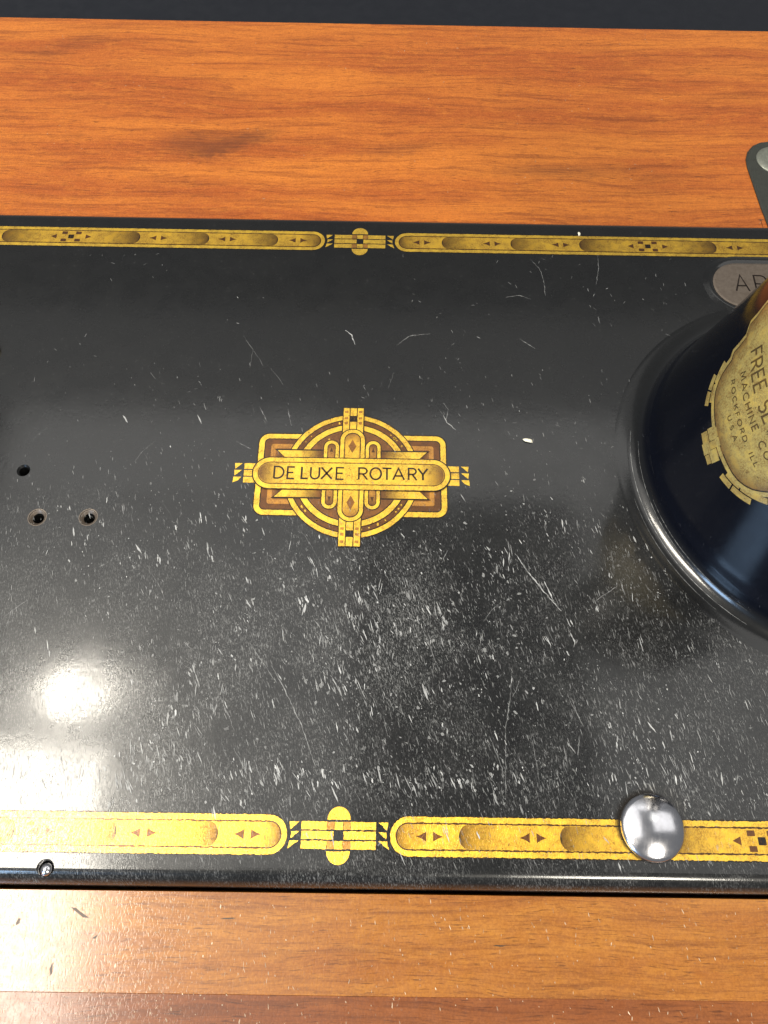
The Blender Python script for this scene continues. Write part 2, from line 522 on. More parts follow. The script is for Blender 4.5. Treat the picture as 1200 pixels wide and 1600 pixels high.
for (hx, hy, r, ch) in HOLES[1:3]:
    v, f = lathe([(r + 0.01, -ch + 0.05), (r + ch * 0.45, -ch * 0.5 + 0.06), (r + ch * 0.9 + 0.06, 0.03), (r + ch * 0.9 + 0.2, 0.012)], hx, hy, 32, False)
    mesh_obj("hole_rim", v, f, M_PLATE, bed, 60)
# steel pin sitting in the front hole
v, f = lathe([(1.2, -6), (1.2, -0.9), (1.08, -0.4), (0.7, -0.05), (0.02, 0.08)], -53.9, -6.4, 24)
mesh_obj("pin", v, f, M_STEEL, mach, 40)["label"] = "small steel pin in the front edge hole"

# pillar of the arm, flared foot
PC = (113.0, 80.0)


def prad(z):
    return 43.5 - 5.5 * (z - 6.0) / 60.0 - (0.011 * (z - 46.0) ** 2 if z > 46 else 0.0)


def pflat(z):
    return max(0.7, min(1.0, 1 - 0.0058 * (z - 4.0)))


FOOT = []                                   # flare that runs smoothly out of the bed
for k in range(0, 15):
    a = k / 14
    FOOT.append((50.6 - 6.7 * (1 - (1 - a) ** 1.9), 0.012 + 5.2 * a ** 2.3))
prof = [(51.0, -0.1)] + FOOT
for z in (6, 9, 13, 18, 24, 32, 40, 50, 60, 72, 80, 96, 108, 118):
    prof.append((prad(min(z, 72)), z))
for k in range(1, 9):
    a = k / 8 * PI / 2
    prof.append((prad(72) - 14 * (1 - math.cos(a)), 118 + 14 * math.sin(a)))
v, f = lathe(prof, PC[0], PC[1], 160, ky=pflat)
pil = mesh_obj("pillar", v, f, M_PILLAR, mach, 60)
pil["label"] = "glossy black round pillar rising from the bed"

# cast rim round the number plate
PLX, PLY, PLR, PLH = 115.0, 136.6, 7.7, 19.2      # stadium centre, radius, half length
loops = []
for ins, z in ((-3.0, -0.15), (-2.6, 0.02), (-2.1, 0.14), (-1.6, 0.36), (-1.1, 0.48), (-0.6, 0.38), (-0.2, 0.10), (0.2, -0.02), (0.8, -0.3)):
    loops.append([(x, y, z) for x, y in stadium(PLX, PLY, PLH - ins, PLR - ins, 20)])
v, f = loft(loops, False, False)
mesh_obj("plate_rim", v, f, M_BED, mach, 60)
loops = [[(x, y, z) for x, y in stadium(PLX, PLY, PLH - i, PLR - i, 20)] for i, z in ((0, -0.2), (0.0, 0.08), (0.5, 0.20))]
v, f = loft(loops)
plate = mesh_obj("number_plate", v, f, M_PLATE, mach, 35)
plate["label"] = "dull brownish steel plate stamped AR"

# domed chrome knob on the front strip
kp = [(4.4, 0.0), (4.4, 0.45), (5.5, 0.5), (5.85, 0.65), (6.0, 0.95), (5.97, 1.3), (5.75, 1.6)]
for k in range(1, 11):
    a = k / 10
    kp.append((5.75 * (1 - a) + 0.02, 1.6 + 1.3 * (1 - (1 - a) ** 2)))
v, f = lathe(kp, 59.2, 2.1, 72)
knob = mesh_obj("knob", v, f, M_STEEL, mach, 50)
knob["label"] = "domed silver knob on the front gold strip"
# contact shadow painted as a dark ring round the foot of the knob
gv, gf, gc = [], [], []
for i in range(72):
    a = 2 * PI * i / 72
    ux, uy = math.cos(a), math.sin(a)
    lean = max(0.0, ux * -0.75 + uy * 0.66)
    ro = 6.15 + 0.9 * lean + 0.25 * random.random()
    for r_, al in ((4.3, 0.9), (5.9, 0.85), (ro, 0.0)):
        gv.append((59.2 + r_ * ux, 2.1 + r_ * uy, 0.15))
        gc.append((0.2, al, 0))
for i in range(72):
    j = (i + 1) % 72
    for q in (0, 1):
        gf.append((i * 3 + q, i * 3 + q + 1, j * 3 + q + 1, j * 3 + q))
mesh_obj("contact_shadow_ring", gv, gf, M_CONTACT, knob, None, gc)
# screw head at the left border of the picture
v, f = lathe([(4.2, 0.0), (4.2, 1.0), (3.8, 1.5), (2.0, 1.9), (0.02, 2.0)], -94.6, 110.2, 48)
mesh_obj("screw_head", v, f, M_BRASS, mach, 40)

# ------------------------------------------------------------------ printed transfers
GOLD = (0.92, 0.58, 0.060)
GOLD2 = (0.86, 0.51, 0.050)
BROWN = (0.135, 0.054, 0.016)
UMBER = (0.070, 0.030, 0.011)
INK = (0.010, 0.008, 0.007)


def lerp(a, b, t):
    t = max(0.0, min(1.0, t))
    return tuple(a[i] * (1 - t) + b[i] * t for i in range(3))


INK_SHADE = [1.0, 1.0, 1.0]     # back strip's dimmer light, put into its ink colours


class Print:
    """flat printed shapes, layered a few hundredths of a millimetre apart"""

    def __init__(self, fmap=None, rag=0.0):
        self.v, self.f, self.c = [], [], []
        self.map = fmap or (lambda x, y, z: (x, y, z))
        self.rag = rag

    def _pt(self, p, layer, col):
        self.v.append(self.map(p[0], p[1], 0.02 + layer * 0.012))
        c = col(p[0], p[1]) if callable(col) else col
        self.c.append(tuple(c[i] * INK_SHADE[i] for i in range(3)))
        return len(self.v) - 1

    def poly(self, pts, layer, col):
        if self.rag:
            pts = rag(pts, self.rag)
        self.f.append(tuple(self._pt(p, layer, col) for p in pts))

    def ring(self, outer, inner, layer, col):
        n = len(outer)
        a = [self._pt(p, layer, col) for p in outer]
        b = [self._pt(p, layer, col) for p in inner]
        for i in range(n):
            j = (i + 1) % n
            self.f.append((a[i], a[j], b[j], b[i]))

    def grid(self, x0, x1, nx, ylo, yhi, layer, col):
        """strip between the curves ylo(x), yhi(x)"""
        prev = None
        for i in range(nx + 1):
            x = x0 + (x1 - x0) * i / nx
            a = self._pt((x, ylo(x)), layer, col)
            m = self._pt((x, (ylo(x) + yhi(x)) / 2), layer, col)
            b = self._pt((x, yhi(x)), layer, col)
            if prev:
                self.f.append((prev[0], a, m, prev[1]))
                self.f.append((prev[1], m, b, prev[2]))
            prev = (a, m, b)

    def disc(self, pts, centre, layer, col, rings=5):
        """filled outline with inner rings, so that colour can run from edge to centre"""
        n = len(pts)
        prev = [self._pt(p, layer, col) for p in pts]
        for k in range(1, rings):
            t = k / rings
            cur = [self._pt((p[0] + (centre[0] - p[0]) * t, p[1] + (centre[1] - p[1]) * t), layer, col) for p in pts]
            for i in range(n):
                j = (i + 1) % n
                self.f.append((prev[i], prev[j], cur[j], cur[i]))
            prev = cur
        c = self._pt(centre, layer, col)
        for i in range(n):
            self.f.append((prev[i], prev[(i + 1) % n], c))

    def stroke(self, pts, w, layer, col, closed=False):
        P = []
        for p in pts:
            q = Vector((p[0], p[1]))
            if not P or (q - P[-1]).length > 1e-3:
                P.append(q)
        n = len(P)
        lo, hi = [], []
        for i in range(n):
            if closed:
                d = P[(i + 1) % n] - P[i - 1]
            elif i == 0:
                d = P[1] - P[0]
            elif i == n - 1:
                d = P[-1] - P[-2]
            else:
                d = (P[i + 1] - P[i]).normalized() + (P[i] - P[i - 1]).normalized()
            if d.length < 1e-9:
                d = Vector((1, 0))
            d.normalize()
            k = 1.0
            if 0 < i < n - 1 and not closed:
                e = (P[i + 1] - P[i]).normalized()
                k = 1.0 / max(0.5, d.dot(e))
            nv = Vector((-d.y, d.x)) * (w / 2 * k)
            lo.append(self._pt(P[i] - nv, layer, col))
            hi.append(self._pt(P[i] + nv, layer, col))
        for i in range(n if closed else n - 1):
            j = (i + 1) % n
            self.f.append((lo[i], lo[j], hi[j], hi[i]))

    def build(self, name, parent, mat=None):
        return mesh_obj(name, self.v, self.f, mat or M_GOLD, parent, None, self.c)


def rag(pts, amt):
    """slightly frayed outline"""
    out = []
    n = len(pts)
    for i in range(n):
        a, b = pts[i], pts[(i + 1) % n]
        L = math.hypot(b[0] - a[0], b[1] - a[1])
        k = max(1, int(L / 0.35))
        for j in range(k):
            t = j / k
            out.append((a[0] + (b[0] - a[0]) * t + random.uniform(-amt, amt) * (j > 0), a[1] + (b[1] - a[1]) * t + random.uniform(-amt, amt) * (j > 0)))
    return out


def arc(cx, cy, rx, ry, a0, a1, n=10):
    return [(cx + rx * math.cos(math.radians(a0 + (a1 - a0) * i / n)), cy + ry * math.sin(math.radians(a0 + (a1 - a0) * i / n))) for i in range(n + 1)]


# single-stroke capitals on a unit-high cell: (width, strokes)
FONT = {
    'A': (0.86, [[(0, 0), (0.43, 1), (0.86, 0)], [(0.15, 0.33), (0.71, 0.33)]]),
    'C': (0.82, [arc(0.48, 0.5, 0.48, 0.5, 48, 312, 14)]),
    'D': (0.76, [[(0, 0), (0, 1), (0.28, 1)] + arc(0.28, 0.5, 0.48, 0.5, 80, -80, 10) + [(0.28, 0), (0, 0)]]),
    'E': (0.54, [[(0.54, 1), (0, 1), (0, 0), (0.54, 0)], [(0, 0.52), (0.46, 0.52)]]),
    'F': (0.54, [[(0.54, 1), (0, 1), (0, 0)], [(0, 0.52), (0.46, 0.52)]]),
    'G': (0.86, [arc(0.48, 0.5, 0.48, 0.5, 48, 345, 14) + [(0.93, 0.45), (0.55, 0.45)]]),
    'H': (0.70, [[(0, 0), (0, 1)], [(0.7, 0), (0.7, 1)], [(0, 0.52), (0.7, 0.52)]]),
    'I': (0.0, [[(0, 0), (0, 1)]]),
    'K': (0.66, [[(0, 0), (0, 1)], [(0.62, 1), (0.02, 0.42)], [(0.2, 0.6), (0.66, 0)]]),
    'L': (0.50, [[(0, 1), (0, 0), (0.5, 0)]]),
    'M': (0.90, [[(0, 0), (0.08, 1), (0.45, 0.25), (0.82, 1), (0.9, 0)]]),
    'N': (0.74, [[(0, 0), (0, 1), (0.74, 0), (0.74, 1)]]),
    'O': (0.92, [arc(0.46, 0.5, 0.46, 0.5, 90, 450, 20)]),
    'R': (0.62, [[(0, 0), (0, 1), (0.30, 1)] + arc(0.30, 0.74, 0.28, 0.26, 80, -80, 8) + [(0.30, 0.48), (0, 0.48)], [(0.28, 0.48), (0.62, 0)]]),
    'S': (0.58, [arc(0.29, 0.74, 0.27, 0.26, 40, 250, 9) + arc(0.29, 0.26, 0.29, 0.26, 80, -140, 9)]),
    'T': (0.72, [[(0, 1), (0.72, 1)], [(0.36, 1), (0.36, 0)]]),
    'U': (0.70, [[(0, 1), (0, 0.33)] + arc(0.35, 0.33, 0.35, 0.33, 180, 360, 10) + [(0.7, 0.33), (0.7, 1)]]),
    'W': (1.10, [[(0, 1), (0.27, 0), (0.55, 0.85), (0.83, 0), (1.1, 1)]]),
    'X': (0.78, [[(0, 1), (0.78, 0)], [(0.78, 1), (0, 0)]]),
    'Y': (0.74, [[(0, 1), (0.37, 0.48), (0.74, 1)], [(0.37, 0.48), (0.37, 0)]]),
    '.': (0.02, [[(0, 0), (0.02, 0.1)]]),
    ',': (0.02, [[(0.02, 0.08), (-0.04, -0.15)]]),
}


def letter(pr, ch, x, y, w, h, sw, layer, col, slant=0.0):
    """one capital fitted to the box x..x+w, y..y+h"""
    fw, strokes = FONT[ch]
    k = w / fw if fw > 0.05 else h
    for s in strokes:
        pr.stroke([(x + px * k + py * h * slant, y + py * h) for px, py in s], sw, layer, col)


def text_line(pr, txt, x0, x1, y, h, sw, layer, col, space=0.6, gap=0.26, slant=0.0):
    adv = []
    for ch in txt:
        adv.append(space if ch == ' ' else FONT[ch][0] + gap)
    k = (x1 - x0) / (sum(adv) - gap)
    x = x0
    for ch, a in zip(txt, adv):
        if ch != ' ':
            letter(pr, ch, x, y, FONT[ch][0] * k, h, sw, layer, col, slant)
        x += a * k


# ---- border strips
CELL, GAP = 19.1, 9.72
PILL_HALF = 3.68 * CELL


def motif(pr, x, y, s, layer):
    for d in (-1, 1):
        bx = x + d * 0.65
        pr.poly([(bx, y - 0.85), (bx, y + 0.85), (bx + d * 0.9, y + 0.35), (bx + d * 1.9, y), (bx + d * 0.9, y - 0.35)][::(1 if d < 0 else -1)], layer, BROWN)


def pill_decal(parent, cx, cy):
    pr = Print(rag=0.09 if cy < 10 else 0.05)
    pr.poly(stadium(cx, cy, PILL_HALF + 0.22, 3.62), 0, INK)
    pr.poly(stadium(cx, cy, PILL_HALF, 3.42), 1, GOLD)
    pr.poly(stadium(cx, cy, PILL_HALF - 1.0, 2.42), 2, UMBER)
    pr.poly(stadium(cx, cy, PILL_HALF - 1.25, 2.14), 3, GOLD2)
    o = pr.build("pill_band", parent)
    H = 2.14
    bounds = [PILL_HALF - 1.25, 3.0 * CELL, 2.0 * CELL, 1.0 * CELL]
    for s in (-1, 1):
        cells = Print()
        for k, b in enumerate(bounds):
            rr = H if k == 0 else 1.7
            L = (5.5, 9.5, 9.5, 11.0)[k]
            dk = (0.92, 0.95, 0.95, 1.0)[k]

            def top(d, rr=rr):
                # rounded end facing the connector
                if d >= rr:
                    return H - 0.03
                t = 1 - d / rr
                return (H - 0.03) * math.sqrt(max(0.0, 1 - t * t))

            def col(x, y, b=b, L=L, dk=dk):
                d = b - abs(x - cx)
                return lerp(lerp(GOLD2, UMBER, dk), GOLD2, (d / L) ** 0.75 if d > 0 else 0)
            ds = [rr * (1 - math.cos(i / 7 * PI / 2)) for i in range(8)] + [rr + (L - rr) * i / 7 for i in range(1, 8)]
            prev = None
            for d in ds:
                x = cx + s * (b - d)
                cc = col(x, 0)
                if d < 0.25 and k > 0:
                    cc = INK
                a = cells._pt((x, cy - top(d)), 4, cc)
                m = cells._pt((x, cy + top(d)), 4, cc)
                if prev:
                    cells.f.append((prev[0], a, m, prev[1]) if s < 0 else (a, prev[0], prev[1], m))
                prev = (a, m)
            if k < 3:
                motif(cells, cx + s * (b - (6.2, 14.0, 14.0)[k]), cy, s, 5)
        cells.build("shaded_cells", o)
    pr = Print()
    pr.poly(rrect(cx - 0.75, cx + 0.75, cy - 0.7, cy + 0.7, 0.1, 1), 5, INK)
    for sx in (-1, 1):
        for sy in (-1, 1):
            pr.poly(rrect(cx + sx * 1.9 - 0.75, cx + sx * 1.9 + 0.75, cy + sy * 1.35 - 0.5, cy + sy * 1.35 + 0.5, 0.1, 1), 5, BROWN)
        pr.poly([(cx + sx * 4.0, cy - 0.8), (cx + sx * 4.0, cy + 0.8), (cx + sx * 5.6, cy)][::-sx], 5, BROWN)
    pr.build("centre_motif", o)
    return o


def connector_decal(parent, cx, cy):
    pr = Print(rag=0.08 if cy < 10 else 0.05)
    T = (0.50, 0.24, 0.045)
    for s in (-1, 1):
        for y0, y1 in ((0.98, 2.36), (-2.36, -0.98)):
            pr.poly([(cx + s * 2.25, cy + y0), (cx + s * 7.05, cy + y0), (cx + s * 7.05, cy + y1), (cx + s * 2.25, cy + y1)][::s], 1, GOLD)
            pr.poly([(cx + s * 0.92, cy + y0), (cx + s * 2.2, cy + y0), (cx + s * 2.2, cy + y1), (cx + s * 0.92, cy + y1)][::s], 1, T)
        pr.poly([(cx + s * 0.95, cy - 0.70), (cx + s * 7.05, cy - 0.70), (cx + s * 7.05, cy + 0.70), (cx + s * 0.95, cy + 0.70)][::s], 1, GOLD)
    pr.poly([(cx - 0.82, cy + 0.98), (cx + 0.82, cy + 0.98), (cx + 0.82, cy + 2.36), (cx - 0.82, cy + 2.36)], 1, GOLD)
    pr.poly([(cx - 0.82, cy - 2.36), (cx + 0.82, cy - 2.36), (cx + 0.82, cy - 0.98), (cx - 0.82, cy - 0.98)], 1, GOLD)
    pr.poly([(cx + a, cy + b) for a, b in arc(0, 2.72, 2.2, 2.3, 0, 180, 14)], 1, GOLD)
    pr.poly([(cx + a, cy + b) for a, b in arc(0, -2.72, 2.2, 2.3, 180, 360, 14)], 1, GOLD)
    for s in (-1, 1):
        for tri in ([(7.5, 2.3), (9.35, 2.3), (9.15, 0.95)], [(7.5, 0.62), (9.0, 0.62), (9.0, -0.55)], [(7.5, -0.95), (9.15, -0.95), (9.5, -2.35)]):
            q = [(cx + s * a, cy + b) for a, b in tri]
            pr.poly(q if s < 0 else q[::-1], 1, GOLD)
    return pr.build("border_strip", parent)


STEP = 2 * (PILL_HALF + GAP)
for cy, lab in ((0.0, "bright gold border strip along the front edge"), (150.0, "dull gold border strip along the back edge")):
    INK_SHADE[:] = (0.70, 0.72, 0.90) if cy > 100 else (1.0, 1.0, 1.0)
    band = connector_decal(mach, 0.0, cy)
    band["label"] = lab
    for s in (-1, 1):
        pill_decal(band, s * (PILL_HALF + GAP), cy)

INK_SHADE[:] = (1.0, 1.0, 1.0)
# ---- DE LUXE ROTARY badge, centre at (0, 77)
BCX, BCY = 0.0, 76.9


def B(fn):
    return [(BCX + x, BCY + y) for x, y in fn]


def ell(r, n=72, kx=0.975, ky=1.0):
    return [(r * kx * math.cos(2 * PI * i / n), r * ky * math.sin(2 * PI * i / n)) for i in range(n)]


SHIFT = (BCX, BCY)
bmap = lambda x, y, z: (x + BCX, y + BCY, z)


def bp(r=0.045):
    return Print(bmap, r)


pr = bp()
pr.poly(rrect(-22.5, 22.5, -11.0, 11.0, 2.6), 0, INK)
pr.poly(rrect(-22.2, 22.2, -10.7, 10.7, 2.4), 1, GOLD)
pr.poly(rrect(-20.95, 20.95, -9.45, 9.45, 1.2), 2, INK)
pr.poly(rrect(-20.7, 20.7, -9.2, 9.2, 1.0), 3, BROWN)
pr.rag = 0
pr.ring(rrect(-19.3, 19.3, -7.9, 7.9, 0.6), rrect(-18.2, 18.2, -6.8, 6.8, 0.5), 4, (0.50, 0.235, 0.045))
pr.ring(rrect(-18.2, 18.2, -6.8, 6.8, 0.5), rrect(-16.6, 16.6, -5.4, 5.4, 0.4), 4, lambda x, y: (0.30, 0.13, 0.03) if abs(x) > 17.5 or abs(y) > 6.2 else UMBER)
badge = pr.build("badge_decal", mach)
badge["label"] = "gold art deco emblem reading DE LUXE ROTARY"

pr = bp()
pr.poly(ell(16.45), 5, INK)
pr.poly(ell(16.2), 6, GOLD)
pr.poly(ell(15.05), 7, INK)
pr.poly(ell(14.8), 8, BROWN)
pr.poly(ell(13.75), 9, INK)
pr.poly(ell(13.5), 10, GOLD)
pr.poly(ell(12.15), 11, INK)
pr.rag = 0
pr.disc(ell(11.9), (0, 0), 12, lambda x, y: lerp((0.14, 0.055, 0.018), (0.20, 0.085, 0.026), math.hypot(x, y) / 12), 4)
for k in range(46):
    a = random.uniform(0, 2 * PI)
    rr = random.choice((14.3, 14.3, random.uniform(7, 11.5)))
    cx, cy = rr * 0.975 * math.cos(a), rr * math.sin(a)
    w = random.uniform(0.12, 0.38)
    pr.poly([(cx + w * random.uniform(0.5, 1.2) * math.cos(t * PI / 3 + a), cy + w * random.uniform(0.5, 1.4) * math.sin(t * PI / 3 + a)) for t in range(6)], 13, lerp(GOLD, BROWN, random.uniform(0, 0.6)))
pr.build("roundel", badge)

for sx in (-1, 1):
    for sy in (-1, 1):
        pr = bp(0)
        out = [(16.0, 4.3), (17.9, 6.25), (7.0, 6.25), (7.0, 4.3)]
        q = [(sx * x, sy * y) for x, y in [(15.3, 4.0), (18.5, 6.5), (7.0, 6.5), (7.0, 4.0)]]
        pr.poly(q if sx * sy > 0 else q[::-1], 13, INK)
        n = 10
        prev = None
        for i in range(n + 1):
            t = i / n
            xa, xb = 7.0 + (15.9 - 7.0) * t, 7.0 + (17.7 - 7.0) * t
            c = lerp(BROWN, GOLD, (t - 0.05) * 1.7)
            a = pr._pt((sx * xa, sy * 4.35), 14, c)
            b = pr._pt((sx * xb, sy * 6.15), 14, c)
            if prev:
                pr.f.append((prev[0], a, b, prev[1]) if sx * sy > 0 else (a, prev[0], prev[1], b))
            prev = (a, b)
        pr.build("arrow_bar", badge)

for sx in (-1, 1):
    pr = bp()
    pr.poly(stadium(sx * 4.95, 0, 9.25, 1.98, 12, True), 15, INK)
    pr.poly(stadium(sx * 4.95, 0, 9.0, 1.75, 12, True), 16, GOLD)
    pr.poly(stadium(sx * 4.95, 0, 8.2, 0.98, 12, True), 17, INK)
    pr.rag = 0
    pr.disc(stadium(sx * 4.95, 0, 8.0, 0.8, 12, True), (sx * 4.95, 0), 18, lambda x, y: lerp(BROWN, (0.60, 0.30, 0.05), (8.2 - abs(y)) / 4.5), 6)
    for sy in (-1, 1):
        pr.poly([(sx * 4.95 - 0.4, sy * 5.9), (sx * 4.95 + 0.4, sy * 5.9), (sx * 4.95, sy * 7.2)][::sy], 19, UMBER)
    pr.build("side_pill", badge)

for sy in (-1, 1):
    pr = bp(0.03)
    q = [(-2.65, 11.0), (2.65, 11.0), (2.65, 18.35), (-2.65, 18.35)]
    flip = lambda L: [(x, sy * y) for x, y in L][::sy]
    pr.poly(flip(q), 19, INK)
    for sx in (-1, 1):
        a, b = sorted((sx * 0.98, sx * 2.42))
        pr.poly(flip([(a, 11.0), (b, 11.0), (b, 18.2), (a, 18.2)]), 20, GOLD)
        for yy in (13.6, 15.0, 16.8):
            pr.poly(flip([(a + 0.3, yy), (b - 0.3, yy), (b - 0.35, yy + 0.75), (a + 0.25, yy + 0.6)]), 21, (0.45, 0.21, 0.04))
    pr.poly(flip([(-0.76, 11.0), (0.76, 11.0), (0.76, 14.3), (-0.76, 14.3)]), 20, GOLD)
    pr.poly(flip([(-0.76, 16.0), (0.76, 16.0), (0.76, 18.2), (-0.76, 18.2)]), 20, GOLD)
    pr.build("post", badge)

pr = bp()
pr.poly(stadium(0, 0, 12.35, 3.15, 16, True), 21, INK)
pr.poly(stadium(0, 0, 12.1, 2.9, 16, True), 22, GOLD)
pr.poly(stadium(0, 0, 11.2, 2.0, 16, True), 23, INK)
pr.rag = 0
pr.disc(stadium(0, 0, 10.95, 1.78, 16, True), (0, 0), 24, lambda x, y: lerp((0.30, 0.13, 0.03), GOLD2, (11.2 - abs(y)) / 4.0), 8)
for sy in (-1, 1):
    pr.poly([(0, sy * 5.6), (0.95, sy * 7.4), (0, sy * 9.3), (-0.95, sy * 7.4)][::sy], 25, (0.26, 0.11, 0.025))
pr.build("centre_pill", badge)

for sx in (-1, 1):
    pr = bp(0.03)
    for i, y in enumerate((-1.8, 0.0, 1.8)):
        q = [(sx * 22.5, y - 0.75), (sx * 25.2, y - 0.75), (sx * 25.2, y + 0.75), (sx * 22.5, y + 0.75)]
        pr.poly(q[::sx], 2, GOLD)
        q = [(sx * 27.5, y + 0.75), (sx * 25.7, y + 0.75), (sx * 27.3, y - 0.75)] if i else [(sx * 27.5, y + 0.75), (sx * 25.7, y + 0.75), (sx * 26.4, y - 0.2), (sx * 27.6, y - 0.75)]
        pr.poly(q[::sx], 2, GOLD)
    pr.build("end_blocks", badge)

pr = bp()
pr.poly(stadium(0, 0, 23.3, 4.3, 20), 26, INK)
pr.poly(stadium(0, 0, 23.0, 4.05, 20), 27, GOLD)
pr.poly(stadium(0, 0, 21.9, 2.95, 20), 28, (0.10, 0.045, 0.012))
pr.poly(stadium(0, 0, 21.65, 2.70, 20), 29, GOLD)
pr.rag = 0
for s in (-1, 1):
    prev = None
    for i in range(13):
        d = 2.7 * (1 - math.cos(min(1, i / 7) * PI / 2)) if i <= 7 else 2.7 + (i - 7) * 0.75
        hh = 2.68 * math.sqrt(max(0, 1 - (1 - d / 2.7) ** 2)) if d < 2.7 else 2.68
        c = lerp((0.16, 0.068, 0.02), GOLD, d / 6.2)
        a = pr._pt((s * (21.6 - d), -hh), 30, c)
        b = pr._pt((s * (21.6 - d), hh), 30, c)
        if prev:
            pr.f.append((prev[0], a, b, prev[1]) if s < 0 else (a, prev[0], prev[1], b))
        prev = (a, b)
banner = pr.build("banner", badge)
pr = Print(bmap)
for ch, xa, xb in (('D', -18.0, -15.8), ('E', -14.9, -13.3), ('L', -11.6, -10.1), ('U', -9.5, -7.5), ('X', -7.0, -4.5), ('E', -3.5, -1.8),
                   ('R', 1.7, 3.7), ('O', 4.35, 6.9), ('T', 7.2, 9.35), ('A', 9.75, 12.35), ('R', 13.4, 15.25), ('Y', 15.6, 17.8)):
    letter(pr, ch, xa + random.uniform(-0.05, 0.05), -1.45 + random.uniform(-0.06, 0.06), xb - xa, 3.05, 0.40 + random.uniform(0, 0.08), 32, (0.022, 0.014, 0.010))
pr.build("lettering", badge)

# ---- maker's medallion on the pillar
TH = math.radians(-19)
KA = math.radians(1) * 41.0


def onpillar(x, y, z):
    s = x * math.cos(TH) - y * math.sin(TH)
    h = x * math.sin(TH) + y * math.cos(TH)
    hz = 29.0 + h
    ph = math.radians(191.0 + s / KA)
    r = prad(hz) + z + 0.02
    return (PC[0] + r * math.cos(ph), PC[1] + pflat(hz) * r * math.sin(ph), hz)


PALE = (0.40, 0.32, 0.110)
PALE2 = (0.36, 0.27, 0.085)
MBR = (0.15, 0.085, 0.030)


MX, MY = 2.0, 15.0
HALF = [(2, -0.2), (-1.0, -0.15), (-4.3, 0.15), (-6.2, 0.4), (-8.0, 0.9), (-9.6, 1.8), (-11.0, 3.0), (-12.0, 4.4), (-12.9, 5.9), (-14.5, 6.4), (-15.2, 8.3), (-16.2, 10.1),
        (-19.2, 10.6), (-20.0, 12.4), (-22.0, 14.4), (-22.0, 16.5), (-19.0, 19.0), (-15.5, 22.5), (-10.0, 26.5), (-4.0, 28.6)]
OUT = HALF + [(2, 29.2)] + [(4.0 - x, y) for x, y in reversed(HALF[1:])]


def med_out(grow):
    """outline moved outwards by about grow mm, resampled"""
    pts = []
    n = len(OUT)
    for i in range(n):
        a, b = OUT[i], OUT[(i + 1) % n]
        k = max(1, int(math.hypot(b[0] - a[0], b[1] - a[1]) / 0.8))
        for t in range(k):
            x, y = a[0] + (b[0] - a[0]) * t / k, a[1] + (b[1] - a[1]) * t / k
            d = math.hypot(x - MX, y - MY)
            pts.append((x + (x - MX) / d * grow, y + (y - MY) / d * grow))
    return pts


pr = Print(onpillar)
pr.disc(med_out(1.3), (MX, MY), 0, INK, 14)
pr.ring(med_out(1.1), med_out(0.15), 2, PALE)
edge_loop = med_out(-0.15)
prev = None
for k in range(15):
    t = 1 - (1 - k / 15) ** 1.0
    cur = [pr._pt((x + (MX - x) * t, y + (MY - y) * t), 2, lerp(MBR, PALE, t * 4.2 + 0.12)) for x, y in edge_loop]
    if prev:
        for i in range(len(cur)):
            i2 = (i + 1) % len(cur)
            pr.f.append((prev[i], prev[i2], cur[i2], cur[i]))
    prev = cur
cpt = pr._pt((MX, MY), 2, PALE)
for i in range(len(prev)):
    pr.f.append((prev[i], prev[(i + 1) % len(prev)], cpt))
med = pr.build("maker_medallion", mach, M_PALEGOLD)
med["label"] = "pale gold maker's medallion on the pillar side"
pr = Print(onpillar)


def med_band(k0, k1, a0, a1, layer, col, n=10):
    """piece of a band that follows the medallion edge, angles in degrees"""
    prev = None
    for i in range(n + 1):
        a = math.radians(a0 + (a1 - a0) * i / n)
        p = [pr._pt((MX + (19.0 + k) * math.cos(a), MY + (15.2 + k) * math.sin(a)), layer, col) for k in (k0, k1)]
        if prev:
            pr.f.append((prev[0], prev[1], p[1], p[0]))
        prev = p


for a0, a1 in ((222, 236), (237, 248), (292, 303), (304, 322)):
    med_band(1.25, 2.6, a0, a1, 1, PALE if (a0 // 2) % 2 else PALE2)
for a0, a1 in ((232, 241), (242, 250), (290, 298), (299, 312)):
    med_band(2.85, 4.2, a0, a1, 1, PALE2 if (a0 // 2) % 2 else PALE)
pr.build("edge_bands", med, M_PALEGOLD)
pr = Print(onpillar)
for bx, by, bw, bh, c in ((-1.6, -3.6, 2.6, 1.7, PALE), (-1.3, -5.8, 2.4, 1.9, PALE2), (1.3, -4.0, 1.5, 2.0, PALE2), (1.1, -6.2, 2.2, 2.0, PALE), (3.0, -4.6, 2.5, 2.2, PALE),
                          (-1.2, -1.7, 1.9, 1.2, PALE2), (1.0, -1.9, 1.8, 1.4, PALE), (3.2, -2.2, 1.6, 1.5, MBR), (3.6, -6.0, 1.8, 1.2, PALE2)):
    bx += 1.0
    by += 0.7
    bw *= 1.08
    bh *= 1.08
    pr.poly([(bx, by), (bx + bw, by), (bx + bw, by + bh), (bx, by + bh)], 2, c)
pr.build("brick_ornament", med, M_PALEGOLD)
pr = Print(onpillar)
for k in range(9):
    x = -15.5 + k * 0.55
    pr.stroke([(x, 18.2 + 0.3 * math.sin(k)), (x + 0.1, 21 + k * 0.55), (x + 0.6, 23.5 + k * 0.4)], 0.22, 4, MBR)
pr.build("torch_ornament", med, M_PALEGOLD)
pr = Print(onpillar)
LI = (0.085, 0.060, 0.024)
text_line(pr, "FREE SEWING", -11.8, 16.0, 12.2, 3.2, 0.44, 5, LI, slant=0.05)
text_line(pr, "MACHINE CO.", -8.4, 12.0, 9.1, 1.5, 0.29, 5, LI, gap=0.45, space=1.0)
text_line(pr, "ROCKFORD, ILL.", -8.0, 12.0, 6.1, 1.1, 0.23, 5, LI, gap=0.5, space=0.8)
